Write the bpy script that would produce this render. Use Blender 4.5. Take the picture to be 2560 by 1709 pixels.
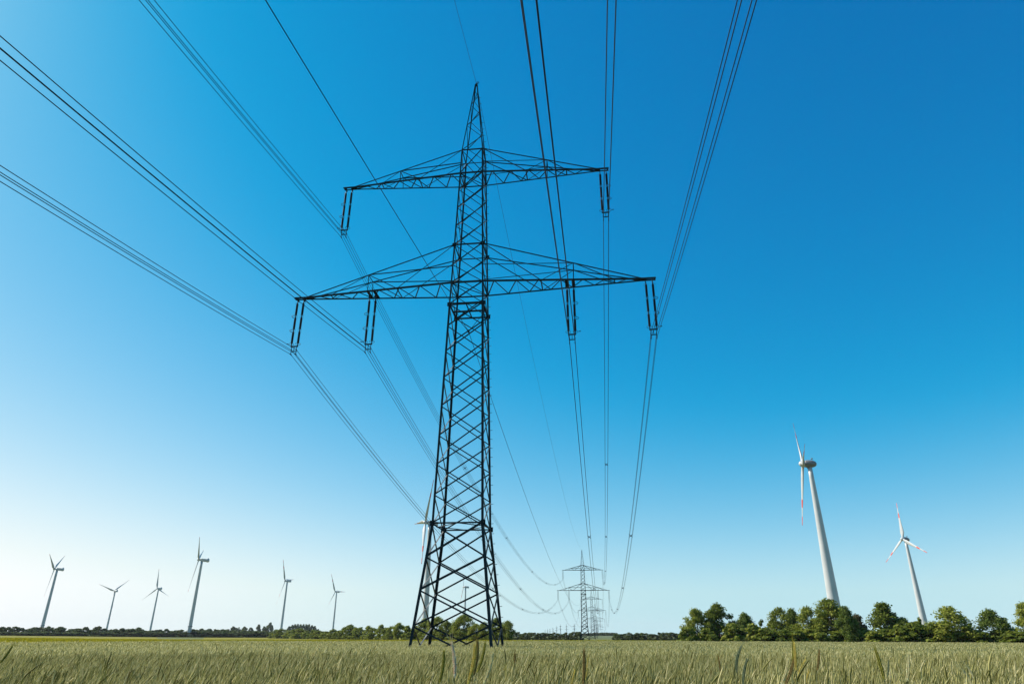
import bpy, math, random
import numpy as np
from mathutils import Vector, Matrix

for o in list(bpy.data.objects):
    bpy.data.objects.remove(o)
SC = bpy.context.scene
COL = SC.collection
R = math.radians

# ------------------------------------------------------------------ camera
CAM_Z = 1.95
PITCH, ROLL, FPX = 0.4138, 0.0031, 1672.44          # focal length in pixels of a 2560 px wide frame
cam = bpy.data.cameras.new('camera')
cam_ob = bpy.data.objects.new('camera', cam)
COL.objects.link(cam_ob)
SC.camera = cam_ob
cam.sensor_width = 36.0
cam.lens = 36.0 * FPX / 2560.0
cam.clip_start = 0.05
cam.clip_end = 40000.0
_c, _s = math.cos(ROLL), math.sin(ROLL)
_r = Vector((1, 0, 0)); _f = Vector((0, math.cos(PITCH), math.sin(PITCH))); _u = Vector((0, -math.sin(PITCH), math.cos(PITCH)))
RIGHT = _r * _c + _u * _s
UP = -_r * _s + _u * _c
FWD = _f
cam_ob.matrix_world = Matrix((
    (RIGHT.x, UP.x, -FWD.x, 0), (RIGHT.y, UP.y, -FWD.y, 0), (RIGHT.z, UP.z, -FWD.z, CAM_Z), (0, 0, 0, 1)))

# ------------------------------------------------------------------ light
SUN_AZ, SUN_EL = R(-72.0), R(42.0)                   # azimuth clockwise from +Y (view direction), so the sun is on the left
world = bpy.data.worlds.new('World')
SC.world = world
world.use_nodes = True
wn, wl = world.node_tree.nodes, world.node_tree.links
wn.clear()
sky = wn.new('ShaderNodeTexSky'); sky.sky_type = 'NISHITA'; sky.sun_disc = False
sky.sun_elevation = SUN_EL; sky.sun_rotation = SUN_AZ
sky.air_density = 1.0; sky.dust_density = 0.4; sky.ozone_density = 2.0; sky.altitude = 0
# no dark rim below about three degrees: the lowest sky keeps the pale tone just above it
wtc = wn.new('ShaderNodeTexCoord'); wsp = wn.new('ShaderNodeSeparateXYZ'); wcb = wn.new('ShaderNodeCombineXYZ'); wmx = wn.new('ShaderNodeMath')
wmx.operation = 'MAXIMUM'; wmx.inputs[1].default_value = 0.055
wl.new(wtc.outputs['Generated'], wsp.inputs[0]); wl.new(wsp.outputs[2], wmx.inputs[0])
wl.new(wsp.outputs[0], wcb.inputs[0]); wl.new(wsp.outputs[1], wcb.inputs[1]); wl.new(wmx.outputs[0], wcb.inputs[2]); wl.new(wcb.outputs[0], sky.inputs[0])
# colour response of the photograph (deep saturated blue): a power curve for each channel of the sky light
sepc = wn.new('ShaderNodeSeparateColor'); comb = wn.new('ShaderNodeCombineColor')
wl.new(sky.outputs[0], sepc.inputs[0])
def wmath(op, a, b):
    m = wn.new('ShaderNodeMath'); m.operation = op
    for i, x in enumerate((a, b)):
        if isinstance(x, (int, float)): m.inputs[i].default_value = x
        else: wl.new(x, m.inputs[i])
    return m.outputs[0]
def shoulder(x, top, p):      # soft highlight roll-off towards 'top'
    return wmath('DIVIDE', x, wmath('POWER', wmath('ADD', wmath('POWER', wmath('DIVIDE', x, top), p), 1.0), 1.0 / p))
green = shoulder(wmath('MULTIPLY', wmath('POWER', wmath('MULTIPLY', sepc.outputs[1], 0.1), 1.08), 1.5), 1.2, 4.0)
red_x = wmath('SUBTRACT', wmath('MULTIPLY', wmath('POWER', green, 2.05), 1.05), 0.132)
red = wmath('MULTIPLY', wmath('ADD', red_x, wmath('POWER', wmath('ADD', wmath('MULTIPLY', red_x, red_x), 0.0007), 0.5)), 0.5)
blue_in = wmath('ADD', wmath('MULTIPLY', sepc.outputs[2], 0.075), wmath('MULTIPLY', sepc.outputs[1], 0.0325))
blue = shoulder(wmath('MULTIPLY', wmath('POWER', blue_in, 0.68), 1.31), 1.08, 5.0)
for i, c in enumerate((wmath('MINIMUM', red, green), green, wmath('MAXIMUM', blue, green))):
    wl.new(wmath('MULTIPLY', c, 10.0), comb.inputs[i])
bg = wn.new('ShaderNodeBackground'); bg.inputs['Strength'].default_value = 0.07
wo = wn.new('ShaderNodeOutputWorld')
wl.new(comb.outputs[0], bg.inputs[0]); wl.new(bg.outputs[0], wo.inputs[0])

sun = bpy.data.lights.new('sun', 'SUN')
sun.energy = 5.0; sun.angle = R(0.53); sun.color = (1.0, 0.95, 0.86)
sun_ob = bpy.data.objects.new('sun', sun); COL.objects.link(sun_ob)
_sd = Vector((math.sin(SUN_AZ) * math.cos(SUN_EL), math.cos(SUN_AZ) * math.cos(SUN_EL), math.sin(SUN_EL)))
sun_ob.rotation_euler = _sd.to_track_quat('Z', 'Y').to_euler()
sun_ob.location = (0, 0, 200)

SC.view_settings.view_transform = 'Standard'
SC.view_settings.look = 'None'
SC.view_settings.exposure = 0.515
SC.view_settings.gamma = 1.0
SC.cycles.max_bounces = 6
SC.cycles.transparent_max_bounces = 8

# ------------------------------------------------------------------ pixel helpers (used once, to survey where things stand)
def ray(u, v):
    d = RIGHT * ((u - 1280) / FPX) + UP * ((854.5 - v) / FPX) + FWD
    return d
def at(u, v, dist):
    """point at horizontal distance dist on the sight line through photo pixel (u, v)"""
    d = ray(u, v); k = dist / math.hypot(d.x, d.y)
    return Vector((d.x * k, d.y * k, CAM_Z + d.z * k))
def on_height(u, v, z):
    d = ray(u, v); k = (z - CAM_Z) / d.z
    return Vector((d.x * k, d.y * k, z))

# ------------------------------------------------------------------ object helpers
def tag(o, label=None, cat=None, group=None, kind=None):
    if label: o['label'] = label
    if cat: o['category'] = cat
    if group: o['group'] = group
    if kind: o['kind'] = kind
    return o
def empty(name, loc, rz=0.0):
    o = bpy.data.objects.new(name, None); COL.objects.link(o)
    o.location = loc; o.rotation_euler = (0, 0, rz); o.empty_display_size = 0.5
    return o
def link_mesh(name, me, parent=None):
    o = bpy.data.objects.new(name, me); COL.objects.link(o)
    if parent is not None: o.parent = parent
    return o
def copy_tree(o, parent=None):
    c = o.copy(); COL.objects.link(c)
    if parent is not None: c.parent = parent
    for ch in list(o.children): copy_tree(ch, c)
    return c

ANGLE_SCALE = [1.0]
class MB:
    """collects shapes and links them as one mesh"""
    def __init__(self): self.v, self.f, self.m = [], [], []
    def add(self, vs, fs, mi=0):
        n = len(self.v); self.v += [tuple(x) for x in vs]; self.f += [tuple(i + n for i in f) for f in fs]; self.m += [mi] * len(fs)
    def box(self, c, sx, sy, sz, rot=None, mi=0):
        vs = [Vector((x * sx / 2, y * sy / 2, z * sz / 2)) for x in (-1, 1) for y in (-1, 1) for z in (-1, 1)]
        if rot is not None: vs = [rot @ q for q in vs]
        c = Vector(c); vs = [q + c for q in vs]
        self.add(vs, [(0, 1, 3, 2), (4, 6, 7, 5), (0, 4, 5, 1), (2, 3, 7, 6), (0, 2, 6, 4), (1, 5, 7, 3)], mi)
    def angle(self, p, q, w, out=None, t=None, flat=False):
        """steel angle (L section) from p to q, heel turned to 'out'"""
        p, q = Vector(p), Vector(q); d = (q - p); w = w * ANGLE_SCALE[0]
        if d.length < 1e-6: return
        d.normalize(); t = t or max(0.012, w * 0.16)
        o = Vector(out) if out is not None else Vector((0, 0, 1))
        o = o - d * o.dot(d)
        if o.length < 1e-3:
            o = Vector((1, 0, 0)) - d * d.x
        o.normalize()
        if flat: o = (o + d.cross(o)).normalized()      # one flange lies in the face, the other stands on it
        s = d.cross(o)
        a = (-o + s).normalized(); b = (-o - s).normalized()
        heel = o * (w * 0.35)
        sec = [(0, 0), (w, 0), (w, t), (t, t), (t, w), (0, w)]
        vs = [e + heel + a * x + b * y for e in (p, q) for x, y in sec]
        fs = [(i, (i + 1) % 6, 6 + (i + 1) % 6, 6 + i) for i in range(6)] + [(5, 4, 3, 2, 1, 0), (6, 7, 8, 9, 10, 11)]
        self.add(vs, fs)
    def tube(self, pts, rad, n=6, caps=True, mi=0):
        pts = [Vector(p) for p in pts]; k = len(pts)
        rads = rad if isinstance(rad, (list, tuple)) else [rad] * k
        vs = []
        for i, p in enumerate(pts):
            d = (pts[min(i + 1, k - 1)] - pts[max(i - 1, 0)]).normalized()
            e = Vector((0, 0, 1)) if abs(d.z) < 0.9 else Vector((1, 0, 0))
            x = d.cross(e).normalized(); y = d.cross(x)
            vs += [p + (x * math.cos(2 * math.pi * j / n) + y * math.sin(2 * math.pi * j / n)) * rads[i] for j in range(n)]
        fs = [(i * n + j, i * n + (j + 1) % n, (i + 1) * n + (j + 1) % n, (i + 1) * n + j) for i in range(k - 1) for j in range(n)]
        if caps: fs += [tuple(range(n)), tuple(reversed(range((k - 1) * n, k * n)))]
        self.add(vs, fs, mi)
    def ring(self, c, r, rad, axis='Z', n=18, k=5):
        pts = []
        for i in range(n + 1):
            a = 2 * math.pi * i / n
            x, y = r * math.cos(a), r * math.sin(a)
            pts.append(Vector(c) + (Vector((x, y, 0)) if axis == 'Z' else Vector((x, 0, y)) if axis == 'Y' else Vector((0, x, y))))
        self.tube(pts, rad, k, False)
    def lathe(self, prof, c=(0, 0, 0), n=10, mi=0):
        """profile of (radius, z) turned about z"""
        c = Vector(c)
        vs = [c + Vector((r * math.cos(2 * math.pi * j / n), r * math.sin(2 * math.pi * j / n), z)) for r, z in prof for j in range(n)]
        fs = [(i * n + j, i * n + (j + 1) % n, (i + 1) * n + (j + 1) % n, (i + 1) * n + j) for i in range(len(prof) - 1) for j in range(n)]
        fs += [tuple(reversed(range(n))), tuple(range((len(prof) - 1) * n, len(prof) * n))]
        self.add(vs, fs, mi)
    def mesh(self, name, mats, smooth=False):
        me = bpy.data.meshes.new(name)
        me.from_pydata(self.v, [], self.f)
        for m in (mats if isinstance(mats, (list, tuple)) else [mats]): me.materials.append(m)
        if any(self.m): me.polygons.foreach_set('material_index', self.m)
        if smooth: me.polygons.foreach_set('use_smooth', [True] * len(self.f))
        me.update()
        return me
    def build(self, name, mats, parent=None, smooth=False):
        return link_mesh(name, self.mesh(name, mats, smooth), parent)

def np_mesh(name, V, F, mats, mi=None):
    """mesh from numpy arrays; F is (n,4)"""
    me = bpy.data.meshes.new(name)
    nf, k = F.shape
    me.vertices.add(len(V)); me.vertices.foreach_set('co', V.astype(np.float32).ravel())
    me.loops.add(nf * k); me.loops.foreach_set('vertex_index', F.astype(np.int32).ravel())
    me.polygons.add(nf); me.polygons.foreach_set('loop_start', np.arange(0, nf * k, k, dtype=np.int32))
    for m in mats: me.materials.append(m)
    if mi is not None: me.polygons.foreach_set('material_index', mi.astype(np.int32))
    me.update(calc_edges=True)
    return me

# ------------------------------------------------------------------ materials
def new_mat(name):
    m = bpy.data.materials.new(name); m.use_nodes = True
    nt = m.node_tree; nt.nodes.clear()
    out = nt.nodes.new('ShaderNodeOutputMaterial')
    return m, nt, out
def ramp(nt, stops, fac):
    r = nt.nodes.new('ShaderNodeValToRGB'); e = r.color_ramp.elements
    while len(e) > 1: e.remove(e[-1])
    e[0].position, e[0].color = stops[0][0], (*stops[0][1], 1)
    for p, c in stops[1:]:
        n = e.new(p); n.color = (*c, 1)
    nt.links.new(fac, r.inputs[0])
    return r
def noise(nt, scale, detail=3.0, coord='Object', vec=None):
    n = nt.nodes.new('ShaderNodeTexNoise'); n.inputs['Scale'].default_value = scale; n.inputs['Detail'].default_value = detail
    if vec is None:
        tc = nt.nodes.new('ShaderNodeTexCoord'); vec = tc.outputs[coord]
    nt.links.new(vec, n.inputs['Vector'])
    return n
def simple_mat(name, c0, c1, scale=2.0, rough=0.5, metal=0.0, spec=0.5):
    m, nt, out = new_mat(name)
    n = noise(nt, scale); r = ramp(nt, [(0.35, c0), (0.65, c1)], n.outputs['Fac'])
    b = nt.nodes.new('ShaderNodeBsdfPrincipled')
    b.inputs['Roughness'].default_value = rough; b.inputs['Metallic'].default_value = metal
    b.inputs['Specular IOR Level'].default_value = spec
    nt.links.new(r.outputs[0], b.inputs['Base Color']); nt.links.new(b.outputs[0], out.inputs[0])
    return m
def leaf_mat(name, stops, trans=0.35, tint=0.12, rough=0.6):
    """foliage: colour varies from leaf to leaf and a little from plant to plant; some light passes through"""
    m, nt, out = new_mat(name)
    g = nt.nodes.new('ShaderNodeNewGeometry'); oi = nt.nodes.new('ShaderNodeObjectInfo')
    mx = nt.nodes.new('ShaderNodeMath'); mx.operation = 'MULTIPLY_ADD'
    sb = nt.nodes.new('ShaderNodeMath'); sb.operation = 'SUBTRACT'; sb.inputs[1].default_value = 0.5
    nt.links.new(oi.outputs['Random'], sb.inputs[0])
    nt.links.new(sb.outputs[0], mx.inputs[0]); mx.inputs[1].default_value = tint * 4; nt.links.new(g.outputs['Random Per Island'], mx.inputs[2])
    r = ramp(nt, stops, mx.outputs[0])
    b = nt.nodes.new('ShaderNodeBsdfPrincipled'); b.inputs['Roughness'].default_value = rough; b.inputs['Specular IOR Level'].default_value = 0.12
    t = nt.nodes.new('ShaderNodeBsdfTranslucent'); ms = nt.nodes.new('ShaderNodeMixShader'); ms.inputs[0].default_value = trans
    nt.links.new(r.outputs[0], b.inputs['Base Color']); nt.links.new(r.outputs[0], t.inputs[0])
    nt.links.new(b.outputs[0], ms.inputs[1]); nt.links.new(t.outputs[0], ms.inputs[2]); nt.links.new(ms.outputs[0], out.inputs[0])
    return m

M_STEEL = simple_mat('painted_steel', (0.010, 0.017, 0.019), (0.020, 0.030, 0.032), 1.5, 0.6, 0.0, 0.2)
M_STEEL_SUNLIT = simple_mat('sunlit_pale_steel', (0.05, 0.052, 0.048), (0.26, 0.25, 0.22), 1.2, 0.5)  # sunlight painted into the colour of side-face braces
M_WIRE = simple_mat('weathered_conductor', (0.008, 0.010, 0.014), (0.016, 0.019, 0.025), 1.0, 0.6, 0.0, 0.25)
M_PORC = simple_mat('brown_porcelain', (0.028, 0.015, 0.013), (0.045, 0.024, 0.02), 3.0, 0.5, 0.0, 0.15)
M_FIT = simple_mat('dark_fitting', (0.010, 0.012, 0.015), (0.022, 0.024, 0.028), 3.0, 0.6, 0.0, 0.2)
M_WHITE = simple_mat('turbine_white', (0.43, 0.43, 0.42), (0.49, 0.49, 0.48), 0.15, 0.4)
M_GREY = simple_mat('turbine_grey', (0.15, 0.15, 0.15), (0.20, 0.19, 0.18), 0.3, 0.45)
M_DARKGREY = simple_mat('turbine_dark_band', (0.18, 0.19, 0.20), (0.24, 0.25, 0.26), 0.3, 0.5)
M_RED = simple_mat('turbine_red', (0.55, 0.085, 0.06), (0.62, 0.11, 0.08), 0.2, 0.45)
M_BARK = simple_mat('bark', (0.06, 0.05, 0.035), (0.12, 0.10, 0.075), 3.0, 0.85)
M_LEAF = leaf_mat('broad_leaves', [(0.0, (0.069, 0.094, 0.013)), (0.45, (0.150, 0.188, 0.022)), (0.8, (0.250, 0.275, 0.035)), (1.0, (0.338, 0.338, 0.056))], 0.45)
M_LEAF_COOL = leaf_mat('cool_leaves', [(0.0, (0.056, 0.088, 0.015)), (0.5, (0.125, 0.175, 0.027)), (1.0, (0.250, 0.281, 0.056))], 0.45)
M_LEAF_RED = leaf_mat('reddish_leaves', [(0.0, (0.062, 0.053, 0.022)), (0.5, (0.119, 0.094, 0.035)), (1.0, (0.188, 0.150, 0.056))])
M_LEAF_DARK = leaf_mat('dark_hedge_leaves', [(0.0, (0.036, 0.052, 0.012)), (0.5, (0.072, 0.099, 0.020)), (1.0, (0.145, 0.174, 0.043))], 0.3)
M_LEAF_FAR = leaf_mat('far_hedge_leaves', [(0.0, (0.037, 0.057, 0.015)), (0.5, (0.075, 0.106, 0.025)), (1.0, (0.138, 0.169, 0.044))], 0.35)
M_CROP_EAR = leaf_mat('rye_ears', [(0.0, (0.15, 0.14, 0.035)), (0.4, (0.33, 0.305, 0.095)), (0.75, (0.53, 0.48, 0.19)), (1.0, (0.76, 0.67, 0.37))], 0.4, 0.0)
M_CROP_LEAF = leaf_mat('rye_leaves', [(0.0, (0.045, 0.060, 0.010)), (0.5, (0.115, 0.133, 0.024)), (1.0, (0.23, 0.232, 0.05))], 0.45, 0.0)
M_YEL = leaf_mat('yellow_flower_heads', [(0.0, (0.16, 0.16, 0.015)), (0.5, (0.34, 0.29, 0.015)), (1.0, (0.60, 0.48, 0.02))], 0.35, 0.0)
M_YEL_LEAF = leaf_mat('meadow_leaves', [(0.0, (0.06, 0.085, 0.015)), (1.0, (0.14, 0.15, 0.03))], 0.4, 0.0)

def ground_mat(name, stops, s1, s2):
    m, nt, out = new_mat(name)
    a = noise(nt, s1, 6.0); b2 = noise(nt, s2, 4.0)
    mx = nt.nodes.new('ShaderNodeMath'); mx.operation = 'MULTIPLY_ADD'; mx.inputs[1].default_value = 0.5
    hf = nt.nodes.new('ShaderNodeMath'); hf.operation = 'MULTIPLY'; hf.inputs[1].default_value = 0.5
    nt.links.new(b2.outputs['Fac'], hf.inputs[0]); nt.links.new(a.outputs['Fac'], mx.inputs[0]); nt.links.new(hf.outputs[0], mx.inputs[2])
    r = ramp(nt, stops, mx.outputs[0])
    b = nt.nodes.new('ShaderNodeBsdfPrincipled'); b.inputs['Roughness'].default_value = 0.9; b.inputs['Specular IOR Level'].default_value = 0.1
    nt.links.new(r.outputs[0], b.inputs['Base Color']); nt.links.new(b.outputs[0], out.inputs[0])
    return m
M_SOIL = ground_mat('soil_and_stubble', [(0.3, (0.043, 0.047, 0.018)), (0.7, (0.079, 0.079, 0.032))], 0.8, 0.05)
M_FARFIELD = ground_mat('far_meadow', [(0.3, (0.086, 0.101, 0.025)), (0.7, (0.144, 0.144, 0.036))], 0.05, 0.006)
M_YELFIELD = ground_mat('yellow_meadow', [(0.35, (0.115, 0.115, 0.014)), (0.65, (0.259, 0.216, 0.014))], 0.03, 0.008)
M_HILL = ground_mat('hill_grass', [(0.3, (0.094, 0.115, 0.050)), (0.7, (0.130, 0.144, 0.065))], 0.02, 0.004)
M_TANHILL = ground_mat('tan_hill', [(0.3, (0.245, 0.158, 0.101)), (0.7, (0.302, 0.202, 0.130))], 0.01, 0.004)
M_BLUEHILL = ground_mat('wooded_ridge', [(0.3, (0.03, 0.045, 0.025)), (0.7, (0.05, 0.065, 0.035))], 0.02, 0.004)

# ------------------------------------------------------------------ ground
FAR_Z = 1.14          # beyond the crop the ground lies a little higher
def bank(d):
    """the camera stands on the slightly raised edge of the field"""
    return 0.48 * np.exp(-d / 18.0)
def drop(x, y):
    """the plain sinks gently away from the camera, except at the far left"""
    d = np.hypot(x, y); az = np.degrees(np.arctan2(x, y))
    w = np.interp(az, [-180, -60, -40, -24, 60, 180], [0.0, -0.2, -0.2, 1.0, 1.0, 0.0])
    return -2.1 * w * np.clip((d - 60) / 540, 0, 1.0) ** 1.25
def ground_z(x, y):
    d = math.hypot(x, y)
    t = min(1, max(0, (d - 190) / 60)); t = t * t * (3 - 2 * t)
    z = FAR_Z * t + bank(d) + float(drop(x, y))
    return z
def ground_sheet():
    radii = [0, 2, 4, 6, 9, 12, 16, 20, 25, 32, 45, 70, 100, 140, 180, 190, 200, 210, 220, 230, 240, 250, 300, 400, 550, 700, 900, 1100, 1400, 1900, 2600, 4000, 6500, 9000]
    n = 96
    mb = MB(); vs = [(0, 0, 0)]; fs = []
    for r in radii[1:]:
        for j in range(n):
            a = 2 * math.pi * j / n
            x, y = r * math.sin(a), r * math.cos(a)
            vs.append((x, y, ground_z(x, y)))
    for j in range(n): fs.append((0, 1 + (j + 1) % n, 1 + j)); mb.m.append(0)
    for i in range(len(radii) - 2):
        far = radii[i + 1] >= 190
        for j in range(n):
            a, b = 1 + i * n + j, 1 + i * n + (j + 1) % n
            fs.append((a, b, b + n, a + n)); mb.m.append(1 if far else 0)
    mb.v, mb.f = vs, fs
    o = mb.build('field_ground', [M_SOIL, M_FARFIELD])
    tag(o, kind='structure')
ground_sheet()

# edge of the yellow field, surveyed along the top of the crop
CROP_H = 1.27
EDGE = [on_height(0, 1604, CROP_H), on_height(500, 1600.3, CROP_H), on_height(1000, 1599.0, CROP_H)]
EDGE_L = EDGE[0] + (EDGE[0] - EDGE[1]) * 4
EDGE_R = EDGE[2] + (EDGE[2] - EDGE[1]).normalized() * 400
EPTS = [EDGE_L] + EDGE + [EDGE_R]
def in_yellow(x, y):
    """arrays: true beyond the edge polyline (seen from the camera) and left of the pylon line"""
    ex = np.array([p.x for p in EPTS]); ey = np.array([p.y for p in EPTS])
    return (y > np.interp(x, ex, ey)) & (x < 60)
def yellow_sheet():
    mb = MB(); n = 60; rr = [235, 300, 400, 550, 700, 900, 1045]
    vs, fs = [], []
    for r in rr:
        for j in range(n + 1):
            a = R(-62 + 62 * j / n)
            x, y = r * math.sin(a), r * math.cos(a)
            vs.append((x, y, ground_z(x, y) + 0.03))
    for i in range(len(rr) - 1):
        for j in range(n):
            a = i * (n + 1) + j
            fs.append((a, a + 1, a + n + 2, a + n + 1))
    mb.add(vs, fs)
    tag(mb.build('yellow_field', M_YELFIELD), kind='structure')
yellow_sheet()

def ridge(name, mat, az0, az1, dist, prof, depth, n=60):
    """a low hill: prof(t) gives its height along the arc"""
    vs, fs = [], []
    cols = 7
    for i in range(n + 1):
        t = i / n; a = R(az0 + (az1 - az0) * t); h = prof(t)
        for c in range(cols):
            s = c / (cols - 1); d = dist + depth * s
            z = h * math.sin(math.pi * (0.5 * min(1, s * 1.4))) if s < 0.72 else h * math.cos(math.pi / 2 * (s - 0.72) / 0.28)
            vs.append((d * math.sin(a), d * math.cos(a), FAR_Z - 3.0 + (z + 2.5) * (1 if 0 < c < cols - 1 else 0)))
    for i in range(n):
        for c in range(cols - 1):
            a = i * cols + c
            fs.append((a, a + 1, a + cols + 1, a + cols))
    mb = MB(); mb.add(vs, fs)
    return tag(mb.build(name, mat, smooth=True), kind='structure')
bump = lambda t, c, w: math.exp(-((t - c) / w) ** 2)
ridge('green_hill', M_HILL, -24.5, -11.5, 1950, lambda t: 17 * math.sin(math.pi * t) ** 0.8 * (0.85 + 0.15 * math.sin(7 * t)), 700)
ridge('wooded_ridge', M_BLUEHILL, -10, 20, 5200, lambda t: (20 + 6 * math.sin(9 * t) + 4 * math.sin(23 * t + 1)) * math.sin(math.pi * t) ** 0.4, 900)
ridge('pasture_rise', M_HILL, 4.2, 9.6, 1150, lambda t: 2.4 * math.sin(math.pi * t) ** 0.5, 300)
ridge('tan_hill', M_TANHILL, 12.2, 17.5, 3300, lambda t: 13 * math.sin(math.pi * t) ** 0.6, 500)

# ------------------------------------------------------------------ lattice pylon
AZ = 0.1239
PX, PY = -3.574, 50.0
AX = Vector((math.cos(AZ), -math.sin(AZ), 0)); AL = Vector((math.sin(AZ), math.cos(AZ), 0))
def line_pt(a, s, z): return Vector((PX, PY, 0)) + AX * a + AL * s + Vector((0, 0, z))
Z0 = CAM_Z
LEV = [(-1.95, 2.86), (-0.68, 2.714), (7.27, 1.819), (24.75, 1.399), (26.79, 1.339), (30.5, 1.2375), (38.14, 1.037), (40.78, 0.969), (49.45, 0.10)]
LEV = [(z + Z0, h) for z, h in LEV]
def hw(z): return float(np.interp(z, [q[0] for q in LEV], [q[1] for q in LEV]))
NODES = [-1.72, 0.57, 2.82, 4.99, 7.29, 9.28, 11.5, 13.69, 16.02, 18.32, 20.56, 22.81, 24.78, 26.79, 28.56, 30.53, 32.45, 34.35, 36.36, 38.14, 40.8]
NODES = [z + Z0 for z in NODES]
PEAK = [z + Z0 for z in (40.8, 42.35, 43.9, 45.3, 46.6, 47.75, 48.75)]
ZB, ZK, ZL, ZLT, ZU, ZUT, ZTOP = (z + Z0 for z in (7.29, 24.78, 26.79, 30.53, 38.14, 40.8, 49.6))
def corner(sa, sb, z):
    h = hw(z); return Vector((sa * h, sb * h, z))
FACES = [((-1, -1), (1, -1), (0, -1, 0)), ((1, -1), (1, 1), (1, 0, 0)), ((1, 1), (-1, 1), (0, 1, 0)), ((-1, 1), (-1, -1), (-1, 0, 0))]

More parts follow.
